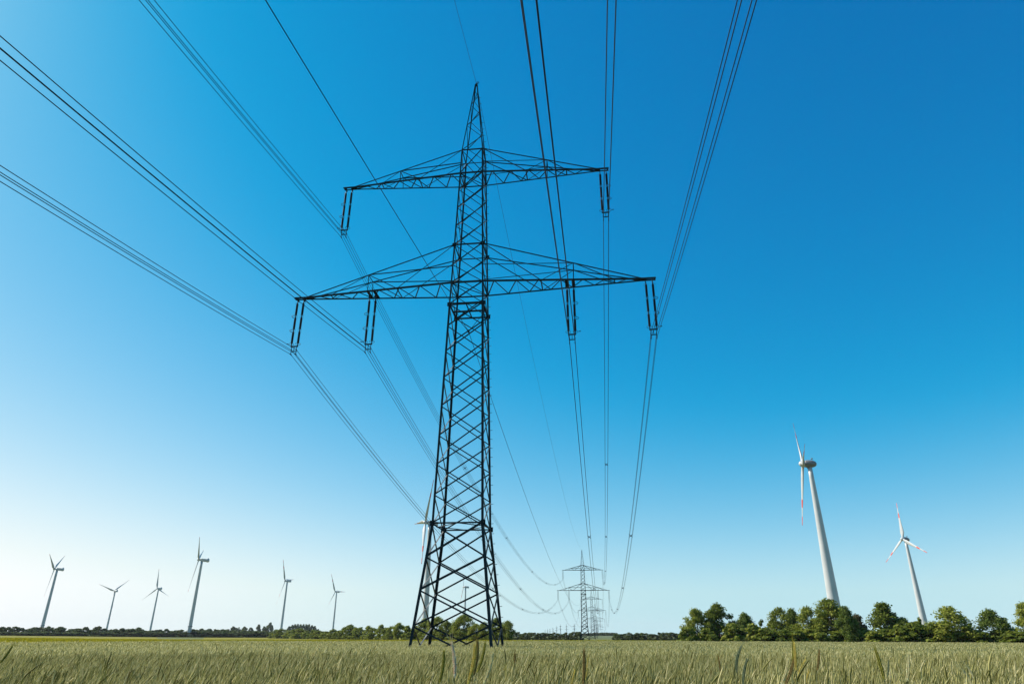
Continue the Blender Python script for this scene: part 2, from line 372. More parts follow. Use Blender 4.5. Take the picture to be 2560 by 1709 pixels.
def pylon(k=1.0):
    """returns list of (name, MB, material, [children]) in the pylon's own coordinates"""
    parts = []
    # legs
    for sa in (-1, 1):
        for sb in (-1, 1):
            mb = MB(); zs = [0] + [q[0] for q in LEV[1:]]
            for z0, z1, w in [(zs[0], LEV[2][0], 0.19), (LEV[2][0], LEV[3][0], 0.165), (LEV[3][0], LEV[7][0], 0.125), (LEV[7][0], LEV[8][0], 0.085)]:
                pz = [z0] + [z for z in zs if z0 < z < z1] + [z1]
                for u, v in zip(pz, pz[1:]): mb.angle(corner(sa, sb, u), corner(sa, sb, v), w, (sa, sb, 0))
            for z in (ZB, ZK, ZLT):
                c = corner(sa, sb, z); mb.box(c + Vector((0, -sb * 0.03, 0)), 0.34, 0.04, 0.36); mb.box(c + Vector((-sa * 0.03, 0, 0)), 0.04, 0.34, 0.36)
            parts.append(('leg', mb, M_STEEL, []))
    # crossed braces, one part for each panel of each face
    for i, (z0, z1) in enumerate(zip(NODES, NODES[1:])):
        wd = 0.10 if i < 4 else 0.08 if i < 12 else 0.065
        for (A, B, n) in FACES:
            mb = MB(); nv = Vector(n)
            off = nv * 0.035
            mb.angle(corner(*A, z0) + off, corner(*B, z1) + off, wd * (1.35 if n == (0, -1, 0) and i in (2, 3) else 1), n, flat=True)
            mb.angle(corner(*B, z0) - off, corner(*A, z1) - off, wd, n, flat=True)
            parts.append(('cross_brace', mb, M_STEEL_SUNLIT if n[0] == -1 or (n[0] == 1 and i % 2 == 0 and i > 2) else M_STEEL, []))
    for i, (z0, z1) in enumerate(zip(PEAK, PEAK[1:])):
        for k, (A, B, n) in enumerate(FACES):
            mb = MB()
            P, Q = (A, B) if (i + k) % 2 == 0 else (B, A)
            mb.angle(corner(*P, z0), corner(*Q, z1), 0.05, n, flat=True)
            parts.append(('peak_brace', mb, M_STEEL, []))
    # horizontal frames
    for z, w, mid in ((ZB, 0.10, 'diamond'), (ZK, 0.15, 'beam'), (ZL, 0.10, 'x'), (ZLT, 0.10, None), (ZU, 0.09, 'x'), (ZUT, 0.09, None)):
        mb = MB()
        for (A, B, n) in FACES: mb.angle(corner(*A, z - 0.02), corner(*B, z - 0.02), w, n, flat=True)
        h = hw(z)
        m = [Vector((0, -h, z)), Vector((h, 0, z)), Vector((0, h, z)), Vector((-h, 0, z))]
        if mid == 'diamond':
            for p, q in zip(m, m[1:] + m[:1]): mb.angle(p, q, 0.07, (0, 0, 1))
        if mid == 'beam': mb.angle(m[1], m[3], 0.16, (0, 0, 1)); mb.angle(m[0], m[2], 0.08, (0, 0, 1))
        if mid == 'x': mb.angle(corner(-1, -1, z), corner(1, 1, z), 0.07); mb.angle(corner(1, -1, z), corner(-1, 1, z), 0.07)
        parts.append(('horizontal_frame', mb, M_STEEL, []))
    # crossarms
    for (zc, zt, tip, aM, f1, f2, hang, w, nz) in ((ZL, ZLT, 15.25, 8.75, 12.1, 6.1, (8.17, 8.73, 14.6, 15.16), 0.125, 7), (ZU, ZUT, 12.05, 6.75, 8.5, 4.9, (11.46, 12.0), 0.11, 6)):
        for sd in (-1, 1):
            arm = MB(); h = hw(zc); inner = tip - 0.95; ht = hw(zt)
            def chord(a, sb):          # point on a bottom chord
                t = (abs(a) - h) / (inner - h); yy = h + (0.17 - h) * min(1, t)
                return Vector((sd * abs(a), sb * yy, zc))
            for sb in (-1, 1):
                arm.angle((0, sb * h, zc), chord(h, sb), w, (0, sb, -1))
                arm.angle(chord(h, sb), chord(inner, sb), w, (0, sb, -1))
                arm.angle(chord(inner, sb), (sd * (tip + 0.2), sb * 0.17, zc), w, (0, sb, -1))
            arm.box((sd * (inner + 0.15), 0, zc + 0.02), 0.5, 0.30, 0.10)
            arm.box((sd * (tip + 0.1), 0, zc + 0.01), 0.12, 0.30, 0.12)
            # ladder-like bottom bracing
            br = MB()
            xs = [h + (inner - 0.2 - h) * i / (2 * nz) for i in range(2 * nz + 1)]
            for i in range(2 * nz):
                sb = 1 if i % 2 == 0 else -1
                br.angle(chord(xs[i], sb), chord(xs[i + 1], -sb), 0.072, (0, 0, -1))
            for a in (f1, f2): br.angle(chord(a, -1), chord(a, 1), 0.075, (0, 0, -1))
            plates = []
            for hx in hang:
                if hx < inner:
                    for dx in (-0.06, 0.06): br.angle(chord(hx + dx, -1), chord(hx + dx, 1), 0.11, (0, 0, -1))
                pl = MB(); pl.box((sd * hx, 0, zc - 0.10), 0.15 if hx < inner else 0.05, 0.12 if hx < inner else 0.40, 0.34 if hx < inner else 0.26)
                plates.append(('hanger_plate', pl, M_STEEL))
            kids = [('arm_bracing', br, M_STEEL)] + plates
            for sb in (-1, 1):
                tie = MB()
                T = Vector((sd * ht, sb * ht, zt)); E_ = Vector((sd * (inner + 0.05), sb * 0.17, zc + 0.06))
                tM = (aM - inner) / (ht - inner)
                Mp = E_.lerp(T, tM)
                tie.angle(T, E_, 0.10 if sb < 0 else 0.065, (0, sb, 1))
                kids.append(('tie_chord', tie, M_STEEL))
                hb = MB()
                hz = Mp.z; hh = hw(hz)
                hb.angle(Mp, (sd * hh, sb * hh, hz), 0.065, (0, sb, 0), flat=True)
                hb.angle(Mp, chord(f1, sb), 0.055, (0, sb, 0), flat=True); hb.angle(Mp, chord(f2, sb), 0.055, (0, sb, 0), flat=True)
                hb.angle(T, chord(f2, sb), 0.06, (0, sb, 0), flat=True)
                if sb == 1:
                    M2 = Vector((Mp.x, -Mp.y, Mp.z)); hb.angle(Mp, M2, 0.06)
                hb.angle(Mp, chord(aM - 0.02, sb), 0.06, (0, sb, 0), flat=True)
                kids.append(('side_bracing', hb, M_STEEL))
            parts.append(('crossarm', arm, M_STEEL, kids))
    # peak cap and ring
    mb = MB(); mb.box((0, 0, ZTOP - 0.16), 0.26, 0.26, 0.12); mb.box((0.0, 0, ZTOP - 0.02), 0.07, 0.10, 0.26)
    mb.ring((0.14, 0, ZTOP + 0.14), 0.10, 0.032, 'Y')
    parts.append(('peak_cap', mb, M_STEEL, []))
    # hanger of the fibre cable inside the body
    mb = MB(); e = Vector((0, 0, 22.95 + Z0)); k = ZK - 0.05; h = hw(k)
    for sa in (-1, 1): mb.tube([(sa * h, 0, k), e + Vector((sa * 0.06, 0, 0))], 0.022, 5)
    mb.box(e + Vector((0, 0, -0.05)), 0.14, 0.3, 0.16)
    parts.append(('cable_hanger', mb, M_FIT, []))
    return parts

def build_pylon(name, base, rz, pegs=True):
    root = empty(name, base, rz)
    for nm, mb, mat, kids in pylon():
        o = mb.build(nm, mat, root)
        for kn, kmb, kmat in kids: kmb.build(kn, kmat, o)
    if pegs:
        pm = MB(); pm.tube([(0, 0, 0), (0.17, 0, 0)], 0.018, 5); pm.tube([(0.165, 0, 0), (0.17, 0, 0.035)], 0.013, 5)
        me = pm.mesh('step_peg', M_STEEL)
        z, i = 3.2, 0
        while z < ZTOP - 1.5:
            c = corner(1, 1, z)
            o = link_mesh('step_peg', me, root); o.location = c + Vector((0.03, 0.02, 0))
            z += 0.72; i += 1
    return root
def merged_mesh(name):
    big = MB()
    for nm, mb, mat, kids in pylon():
        big.add(mb.v, mb.f)
        for kn, kmb, kmat in kids: big.add(kmb.v, kmb.f)
    return big.mesh(name, M_STEEL)

P1 = build_pylon('lattice_pylon', (PX, PY, 0), -AZ)
tag(P1, 'huge dark steel lattice pylon with two crossarms standing alone in the near field', 'pylon', 'pylons of the main power line')
SPAN = 372.0
ANGLE_SCALE[0] = 1.9       # sections thickened beyond true size so the distant towers show darker
DZ = [0.0, -2.1, -0.9, -1.2, -9.0, -11.0]
p2 = build_pylon('lattice_pylon', line_pt(0, SPAN, DZ[1]), -AZ, False)
tag(p2, 'slim lattice pylon second in the line, standing between the two dark hedges', 'pylon', 'pylons of the main power line')
far_me = merged_mesh('far_lattice_pylon')
ORD = ['first', 'second', 'third', 'fourth', 'fifth', 'sixth', 'seventh', 'eighth', 'ninth', 'tenth', 'eleventh', 'twelfth', 'thirteenth', 'fourteenth', 'fifteenth', 'sixteenth', 'seventeenth', 'eighteenth', 'nineteenth', 'twentieth']
def ordinal(n):
    if n <= 20: return ORD[n - 1]
    tens = {2: 'twenty', 3: 'thirty', 4: 'forty', 5: 'fifty'}[n // 10]
    return tens + '-' + ORD[n % 10 - 1] if n % 10 else tens[:-1] + 'ieth'
for k in range(2, 6):
    o = link_mesh('lattice_pylon', far_me); o.location = line_pt(0, SPAN * k, DZ[k]); o.rotation_euler = (0, 0, -AZ)
    tag(o, f'faint distant lattice pylon behind the slim one, {ORD[k]} along the main line', 'pylon', 'pylons of the main power line')
ANGLE_SCALE[0] = 1.0
# another power line far away, left of the second pylon
for i, (u, d, hgt) in enumerate([(1436.6, 2150, 36), (1417, 2350, 37), (1401.7, 2500, 40), (1392, 2650, 36), (1382.6, 2950, 35), (1375, 3200, 34), (1369, 3450, 34), (1363, 3700, 34)]):
    o = link_mesh('lattice_pylon', far_me)
    p = at(u, 1590, d); o.location = (p.x, p.y, FAR_Z); o.rotation_euler = (0, 0, R(50)); s = hgt / 51.5; o.scale = (s, s, s)
    tag(o, f'tiny hazy pylon above the dark hedge by the second pylon, {ORD[i]} from the right', 'pylon', 'pylons of a far second power line')

# ------------------------------------------------------------------ insulators
def rod_mesh():
    mb = MB(); prof = []
    segs = [(-0.13, -1.36), (-1.51, -2.69), (-2.84, -4.01)]
    for top, bot in segs:
        pr = [(0.03, bot - 0.02), (0.055, bot), (0.055, bot + 0.06)]
        z = bot + 0.07
        while z < top - 0.09:
            pr += [(0.045, z), (0.098, z + 0.008), (0.098, z + 0.018), (0.045, z + 0.038)]; z += 0.052
        pr += [(0.055, top - 0.06), (0.055, top), (0.03, top + 0.02)]
        mb.lathe(pr, n=10)
    return mb.mesh('insulator_rod', M_PORC, smooth=False)
def rod_links():
    mb = MB()
    for a, b in ((0.02, -0.16), (-1.30, -1.58), (-2.64, -2.92), (-3.98, -4.18)):
        mb.tube([(0, 0, a), (0, 0, b)], 0.036, 6)
    return mb.mesh('link_rod', M_FIT)
def horns_mesh(big):
    mb = MB()
    for z in (-1.34, -1.54, -2.68, -2.88):
        up = 1 if z in (-1.54, -2.88) else -1
        mb.ring((0, 0, z), 0.15, 0.010, 'Z', 14, 4)
        if big:
            mb.tube([(0.1, 0, z), (0.26, 0, z), (0.34, 0, z + 0.10 * up)], 0.012, 4)
            mb.tube([(0.1, 0.05, z), (0.22, 0.10, z), (0.30, 0.12, z + 0.14 * up)], 0.012, 4)
    mb.tube([(0, 0, -0.12), (0.12, 0, -0.10), (0.2, 0, -0.22)], 0.012, 4)
    mb.ring((0.02, 0, -4.02), 0.21, 0.016, 'Z', 18, 5)
    if big: mb.tube([(0.2, 0, -4.02), (0.36, 0, -4.0)], 0.016, 5); mb.lathe([(0.02, -0.05), (0.05, -0.03), (0.05, 0.03), (0.02, 0.05)], (0.38, 0, -3.99), 8)
    return mb.mesh('arcing_horns', M_FIT)
ROD, LINKS, HORN_A, HORN_B = rod_mesh(), rod_links(), horns_mesh(True), horns_mesh(False)
def clamp_mesh():
    mb = MB(); mb.box((0, 0, 0.09), 0.035, 0.05, 0.22); mb.tube([(0, -0.17, -0.05), (0, -0.08, -0.01), (0, 0, 0.0), (0, 0.08, -0.01), (0, 0.17, -0.05)], [0.03, 0.045, 0.05, 0.045, 0.03], 7)
    return mb.mesh('suspension_clamp', M_FIT)
CLAMP = clamp_mesh()
def yoke_meshes():
    a = MB(); a.box((0, 0, -4.24), 0.66, 0.05, 0.11); a.box((-0.22, 0, -4.31), 0.05, 0.05, 0.06); a.box((0.22, 0, -4.31), 0.05, 0.05, 0.06)
    a.box((-0.27, 0, -4.19), 0.06, 0.07, 0.06); a.box((0.27, 0, -4.19), 0.06, 0.07, 0.06)
    b = MB(); b.box((0, 0, -4.50), 0.045, 0.04, 0.44); b.box((0, 0, -4.70), 0.52, 0.045, 0.07)
    return a.mesh('yoke_plate', M_FIT), b.mesh('lower_yoke', M_FIT)
YOKE, YOKE2 = yoke_meshes()
def insulator_set(loc, outward):
    root = empty('insulator_set', loc, -AZ)
    for sx in (-1, 1):
        rd = link_mesh('insulator_rod', ROD, root); rd.location = (sx * 0.275, 0, 0)
        link_mesh('link_rod', LINKS, rd)
        hn = link_mesh('arcing_horns', HORN_A if sx == outward else HORN_B, rd)
        if sx < 0: hn.rotation_euler = (0, 0, math.pi)
    link_mesh('yoke_plate', YOKE, root); link_mesh('lower_yoke', YOKE2, root)
    for sx in (-1, 1):
        for z in (-4.55, -4.95):
            c = link_mesh('suspension_clamp', CLAMP, root); c.location = (sx * 0.22, 0, z)
    return root
def small_set_mesh():
    mb = MB()
    for sx in (-1, 1):
        mb.tube([(sx * 0.275, 0, 0), (sx * 0.275, 0, -4.2)], 0.085, 6)
        mb.tube([(sx * 0.22, 0, -4.25), (sx * 0.22, 0, -4.55)], 0.03, 4)
        mb.tube([(sx * 0.22, 0, -4.7), (sx * 0.22, 0, -4.95)], 0.03, 4)
    mb.box((0, 0, -4.24), 0.66, 0.05, 0.11); mb.box((0, 0, -4.72), 0.52, 0.05, 0.07); mb.box((0, 0, -4.5), 0.05, 0.05, 0.4)
    return mb.mesh('far_insulator_set', M_PORC)
SMALLSET = small_set_mesh()
PHASES = [("upper crossarm's left end", -11.74, 37.83), ("upper crossarm's right end", 11.74, 37.83),
          ("lower crossarm's left end", -14.90, 26.53), ("lower crossarm's left middle", -8.44, 26.36 + 0.05),
          ("lower crossarm's right middle", 8.46, 26.42), ("lower crossarm's right end", 14.90, 26.52)]
WHO = ['big near pylon', 'slim second pylon', 'third pylon in the line', 'fourth pylon in the line']
for k in range(4):
    for nm, a, z in PHASES:
        loc = line_pt(a, SPAN * k, z + Z0 + DZ[k])
        if k == 0: o = insulator_set(loc, -1 if a < 0 else 1)
        else:
            o = link_mesh('insulator_set', SMALLSET); o.location = loc; o.rotation_euler = (0, 0, -AZ)
        tag(o, f'{"long brown insulator pair" if k == 0 else "small insulator pair"} under the {nm} on the {WHO[k]}', 'insulator', 'insulator sets under the crossarms')

# ------------------------------------------------------------------ conductors
NEAR = {0: (0.1425, 4.6e-4), 1: (0.1425, 4.6e-4), 2: (0.1432, 4.4e-4), 3: (0.1437, 4.2e-4), 4: (0.1437, 4.2e-4), 5: (0.1432, 4.4e-4)}
def wire_z(s, zc, near, beta):
    """height of a wire above the camera at distance s along the line"""
    if s <= 0: return zc + near[0] * s + near[1] * s * s
    k = int(s // SPAN); k = min(k, 4); t = s - k * SPAN
    return zc + DZ[k] + (DZ[k + 1] - DZ[k]) * t / SPAN - beta * t * (SPAN - t)
S_SAMPLES = [-372 + 12 * i for i in range(24)] + [-84 + 4 * i for i in range(21)] + [4 * i for i in range(93)] + [372 + 6 * i for i in range(62)] + [744 + 18.6 * i for i in range(60)] + [1860]
S_SAMPLES = sorted(set(S_SAMPLES))
def wire(name, a, zc, near, beta, rad, mat=M_WIRE, n=6, smax=1e9):
    pts = [line_pt(a, s, wire_z(s, zc, near, beta) + Z0) for s in S_SAMPLES if s <= smax]
    mb = MB(); mb.tube(pts, rad, n)
    return mb.build(name, mat, smooth=True)
for i, (nm, a, z) in enumerate(PHASES):
    for sx, sw in ((-1, 'left'), (1, 'right')):
        for dz, vw in ((-4.55, 'upper'), (-4.95, 'lower')):
            o = wire('conductor', a + sx * 0.22, z + dz, NEAR[i], 3.77e-4, 0.0188, smax=1860)
            tag(o, f'{vw} {sw} wire of the four-wire bundle under the {nm}', 'power cable', 'conductors of the main power line')
o = wire('earth_wire', 0.0, 49.62, (0.12, 2.6e-4), 2.55e-4, 0.017)
tag(o, 'thin single earth wire running over the very tip of the near pylon', 'power cable')
o = wire('fibre_cable', 0.0, 22.90, (0.130, 1.8e-4), 3.2e-4, 0.021)
tag(o, 'lone cable passing through the middle of the near pylon body below the lower crossarm', 'power cable')

def spacer_mesh():
    mb = MB(); q = 0.2; w = 0.22
    for sx in (-1, 1):
        mb.tube([(sx * w, 0, -q), (sx * w * 0.45, 0, -q * 0.35), (sx * w * 0.45, 0, q * 0.35), (sx * w, 0, q)], 0.042, 5)
    for sz in (-1, 1):
        mb.tube([(-w * 0.45, 0, sz * q * 0.35), (w * 0.45, 0, sz * q * 0.35)], 0.042, 5)
        for sx in (-1, 1): mb.tube([(sx * w, -0.07, sz * q), (sx * w, 0.07, sz * q)], 0.045, 6)
    return mb.mesh('bundle_spacer', M_FIT)
SPACER = spacer_mesh()
for i, (nm, a, z) in enumerate(PHASES):
    for j, s in enumerate((60, 114, 178, 238, 295)):
        o = link_mesh('bundle_spacer', SPACER); o.location = line_pt(a, s, wire_z(s, z - 4.75, NEAR[i], 3.77e-4) + Z0); o.rotation_euler = (0, 0, -AZ)
        tag(o, f'{ORD[j]} spacer clamp beyond the near pylon, on the bundle under the {nm}', 'wire spacer', 'spacers on the wire bundles')

# ------------------------------------------------------------------ wind turbines
def tower_mb(H, r0, r1, bands):
    mb = MB(); n = 40
    zs = [0.0] + [H * i / 14 for i in range(1, 15)]
    prof = [(r0 + (r1 - r0) * (z / H), z) for z in zs]
    mb.lathe(prof, n=n)
    for z, hh, ex in bands:
        r = r0 + (r1 - r0) * z / H
        mb.lathe([(r + 0.02, z), (r + ex, z + 0.05), (r + ex, z + hh - 0.05), (r + 0.02, z + hh)], n=n, mi=1)
    return mb
def blade_mesh(L, chord, red, curve=0.0):
    """blade along +z, chord along x, leading out of the rotor plane along y"""
    mb = MB()
    st = [0.0, 0.03, 0.07, 0.12, 0.18, 0.25, 0.35, 0.45, 0.55, 0.62, 0.70, 0.79, 0.80, 0.88, 0.9, 0.96, 1.0]
    st = [0.0, 0.03, 0.07, 0.12, 0.18, 0.25, 0.35, 0.45, 0.55, 0.58, 0.62, 0.68, 0.71, 0.76, 0.82, 0.86, 0.93, 0.97, 1.0]
    ns = 10; vs = []
    for t in st:
        if t < 0.05: c, th = chord * 0.45, chord * 0.45
        else:
            c = chord * (0.45 + 0.55 * min(1, (t - 0.04) / 0.14)) if t < 0.18 else chord * (0.15 + 0.85 * max(0.0, 1 - (t - 0.18) / 0.82) ** 1.6)
            th = max(chord * 0.40 * (1 - t) ** 1.6, c * 0.13)
        tw = R(24) * (1 - t) ** 2
        cx = -c * 0.18 if t > 0.05 else 0
        for j in range(ns):
            a = 2 * math.pi * j / ns
            x = cx + math.cos(a) * c / 2; y = math.sin(a) * th / 2
            vs.append((x * math.cos(tw) - y * math.sin(tw), x * math.sin(tw) + y * math.cos(tw) + curve * L * t * t, t * L))
    for i in range(len(st) - 1):
        mid = (st[i] + st[i + 1]) / 2
        mi = 1 if red and any(a <= mid <= b for a, b in red) else 0
        for j in range(ns):
            mb.f.append((i * ns + j, i * ns + (j + 1) % ns, (i + 1) * ns + (j + 1) % ns, (i + 1) * ns + j)); mb.m.append(mi)
    mb.v = vs
    mb.f.append(tuple(range((len(st) - 1) * ns, len(st) * ns))); mb.m.append(1 if red else 0)
    return mb.mesh('blade', [M_WHITE, M_RED], smooth=True)

def turbine(u_hub, v_hub, H, HD, rh, yaw, phase, cone, tilt, style, label, r0, r1, bands=(), over=None, pitch=-35):
    """hub seen at photo pixel (u,v); H hub height above the camera, HD = H / distance"""
    D = H / HD
    hub = at(u_hub, v_hub, D)
    y, t = R(yaw), R(tilt)
    n = Vector((math.sin(y) * math.cos(t), math.cos(y) * math.cos(t), math.sin(t)))
    nh = Vector((math.sin(y), math.cos(y), 0))
    hx = Vector((math.cos(y), -math.sin(y), 0))
    up = hx.cross(n)
    if up.z < 0: up = -up
    L = rh * H; PIT = R(pitch)
    over = over or 0.045 * H
    base = hub - nh * over; base.z = ground_z(hub.x, hub.y) - 0.2
    root = empty('wind_turbine', base, 0)
    tag(root, label, 'wind turbine', 'wind turbines on the plain')
    loc = lambda p: p - Vector(base)
    egg = style == 'egg'
    ztop = hub.z - base.z - (0.018 * H if egg else 0.02 * H)
    tower_mb(ztop, r0, r1, bands).build('tower', [M_WHITE, M_DARKGREY], root, smooth=True)
    # nacelle frame: x along -n (backwards)
    back = -n
    rot = Matrix((back, hx, up)).transposed()
    nb = MB()
    if egg:
        ln = 0.068 * H; r = 0.0235 * H
        prof = [(0.55, 0), (0.92, 0.01), (1.0, 0.10), (1.04, 0.36), (1.0, 0.55), (0.86, 0.76), (0.60, 0.92), (0.22, 1.0)]
        nn = 16; vs = []
        for q, tt in prof:
            for j in range(nn):
                a = 2 * math.pi * j / nn
                vs.append(Vector((0.012 * H + tt * ln, math.cos(a) * q * r * 0.95, math.sin(a) * q * r)))
        nb.add(vs, [(i * nn + j, i * nn + (j + 1) % nn, (i + 1) * nn + (j + 1) % nn, (i + 1) * nn + j) for i in range(len(prof) - 1) for j in range(nn)] + [tuple(range((len(prof) - 1) * nn, len(prof) * nn)), tuple(reversed(range(nn)))])
        nb.tube([(0.055 * H, 0, r * 0.8), (0.055 * H, 0, r * 1.45)], 0.002 * H, 5)
        nb.box((0.055 * H, 0, r * 1.42), 0.012 * H, 0.012 * H, 0.004 * H)
        nmat = M_GREY
    else:
        ln = 0.105 * H; w = 0.036 * H; hgt = 0.040 * H
        x0, x1 = 0.016 * H, 0.016 * H + ln
        sec = [(x0, 0.55), (x0 + 0.02 * H, 0.95), (x1 - 0.03 * H, 1.0), (x1, 0.9)]
        vs = []
        for xx, q in sec:
            for (cy, cz) in ((-1, -0.8), (-0.8, -1), (0.8, -1), (1, -0.8), (1, 0.8), (0.8, 1), (-0.8, 1), (-1, 0.8)):
                vs.append(Vector((xx, cy * w * q / 2, cz * hgt * q / 2)))
        nb.add(vs, [(i * 8 + j, i * 8 + (j + 1) % 8, (i + 1) * 8 + (j + 1) % 8, (i + 1) * 8 + j) for i in range(3) for j in range(8)] + [tuple(range(24, 32)), tuple(reversed(range(8)))])
        if style == 'tail':
            c = []
            for i in range(9):
                tt = i / 8; c.append((0.003 * H + 0.030 * H * math.sin(math.pi * tt) ** 0.6 / 1.4, 0))
            nb.lathe([(0.005 * H, -0.024 * H), (0.022 * H, -0.018 * H), (0.026 * H, 0.0), (0.020 * H, 0.022 * H), (0.004 * H, 0.036 * H)], (x1, 0, 0.0), 12)
        nmat = M_WHITE
    if egg: nb.tube([(over * 0.98, 0, -0.016 * H), (over * 0.98, 0, -0.030 * H)], 0.0135 * H, 16)
    nb.v = [tuple(rot @ Vector(q) + loc(hub)) for q in nb.v]
    nb.build('nacelle', nmat, root, smooth=egg)
    hb = MB()
    if egg: prof = [(0.003, -0.024), (0.012, -0.020), (0.018, -0.011), (0.021, 0.0), (0.021, 0.012)]
    else: prof = [(0.003, -0.022), (0.012, -0.018), (0.018, -0.006), (0.019, 0.006), (0.015, 0.017)]
    nn = 16; vs = []
    for q, xx in prof:
        for j in range(nn):
            a = 2 * math.pi * j / nn; vs.append(Vector((xx * H, math.cos(a) * q * H, math.sin(a) * q * H)))
    hb.add(vs, [(i * nn + j, i * nn + (j + 1) % nn, (i + 1) * nn + (j + 1) % nn, (i + 1) * nn + j) for i in range(len(prof) - 1) for j in range(nn)] + [tuple(range((len(prof) - 1) * nn, len(prof) * nn)), tuple(reversed(range(nn)))])
    hb.v = [tuple(rot @ Vector(q) + loc(hub)) for q in hb.v]
    ho = hb.build('hub', M_WHITE, root, smooth=True)
    red = [(0.58, 0.71), (0.86, 1.0)] if style in ('egg', 'red') else [(0.93, 1.0)]
    bm = blade_mesh(L, 0.118 * L if egg else 0.098 * L, red, 0.0)
    for i in range(3):
        f = R(phase) + i * 2 * math.pi / 3
        rad = (up * math.cos(f) + hx * math.sin(f)); tan = (-up * math.sin(f) + hx * math.cos(f))
        zz = rad * math.cos(R(cone)) + n * math.sin(R(cone)); yy = (n - zz * n.dot(zz)).normalized(); xx = yy.cross(zz)
        xx, yy = xx * math.cos(PIT) + yy * math.sin(PIT), yy * math.cos(PIT) - xx * math.sin(PIT)      # blades pitched out of the wind
        b = link_mesh('blade', bm, ho)
        b.matrix_local = Matrix.Translation(loc(hub)) @ Matrix((xx, yy, zz)).transposed().to_4x4()
    return root
turbine(136, 1421, 95, 0.0718, 0.436, -106.4, 56.4, 2.7, 4.2, 'tail', 'leftmost shaded wind turbine with one blade trailing down behind its tower', 2.6, 1.5, [(14, 1.2, 0.35)])
turbine(286, 1476, 95, 0.0494, 0.412, -55.7, 48.8, 3.8, 4.5, 'tail', 'small far turbine with two blades spread up in a wide V', 2.3, 1.3)
turbine(393, 1470, 95, 0.0536, 0.432, -69.7, -9.7, 2.7, 4.4, 'tail', 'small far turbine with one blade straight up and two spread down', 2.3, 1.3)
turbine(497, 1398, 95, 0.0901, 0.448, -107.0, 67.5, 2.7, 4.7, 'tail', 'tallest left turbine, its collared tower standing in front of the hedge', 2.6, 1.5, [(13.2, 1.2, 0.4)])
turbine(713, 1451, 90, 0.0671, 0.472, -86.2, 83.0, 1.5, 4.1, 'red', 'turbine with red-striped blades behind the green hedge left of the pylon', 2.3, 1.3)
turbine(838, 1478, 90, 0.0547, 0.464, -68.8, 88.0, 2.8, 4.6, 'red', 'small turbine nearest the pylon on its left, one blade pointing right', 2.3, 1.2)
turbine(1064, 1305, 90, 0.1503, 0.442, -108.9, 84.5, 3.1, 4.3, 'red', 'large white turbine partly hidden behind the left legs of the near pylon', 2.7, 1.7, pitch=-58)
turbine(1159, 1466, 90, 0.0630, 0.345, -102.8, 29.8, 2.0, 3.9, 'red', 'small turbine seen through the feet of the near pylon above the trees', 2.2, 1.4)
turbine(2007, 1158.7, 100, 0.2193, 0.395, -72.8, 34.0, 2.5, 4.5, 'egg', 'biggest turbine at right with egg-shaped grey nacelle above the tall trees', 3.75, 1.25, over=3.7, pitch=-24)
turbine(2256.5, 1346.5, 100, 0.1132, 0.400, -97.1, 2.5, 0.1, 5.1, 'egg', 'smaller right-hand turbine with red-banded blades spread like a Y', 4.0, 1.35, over=3.1, pitch=4)

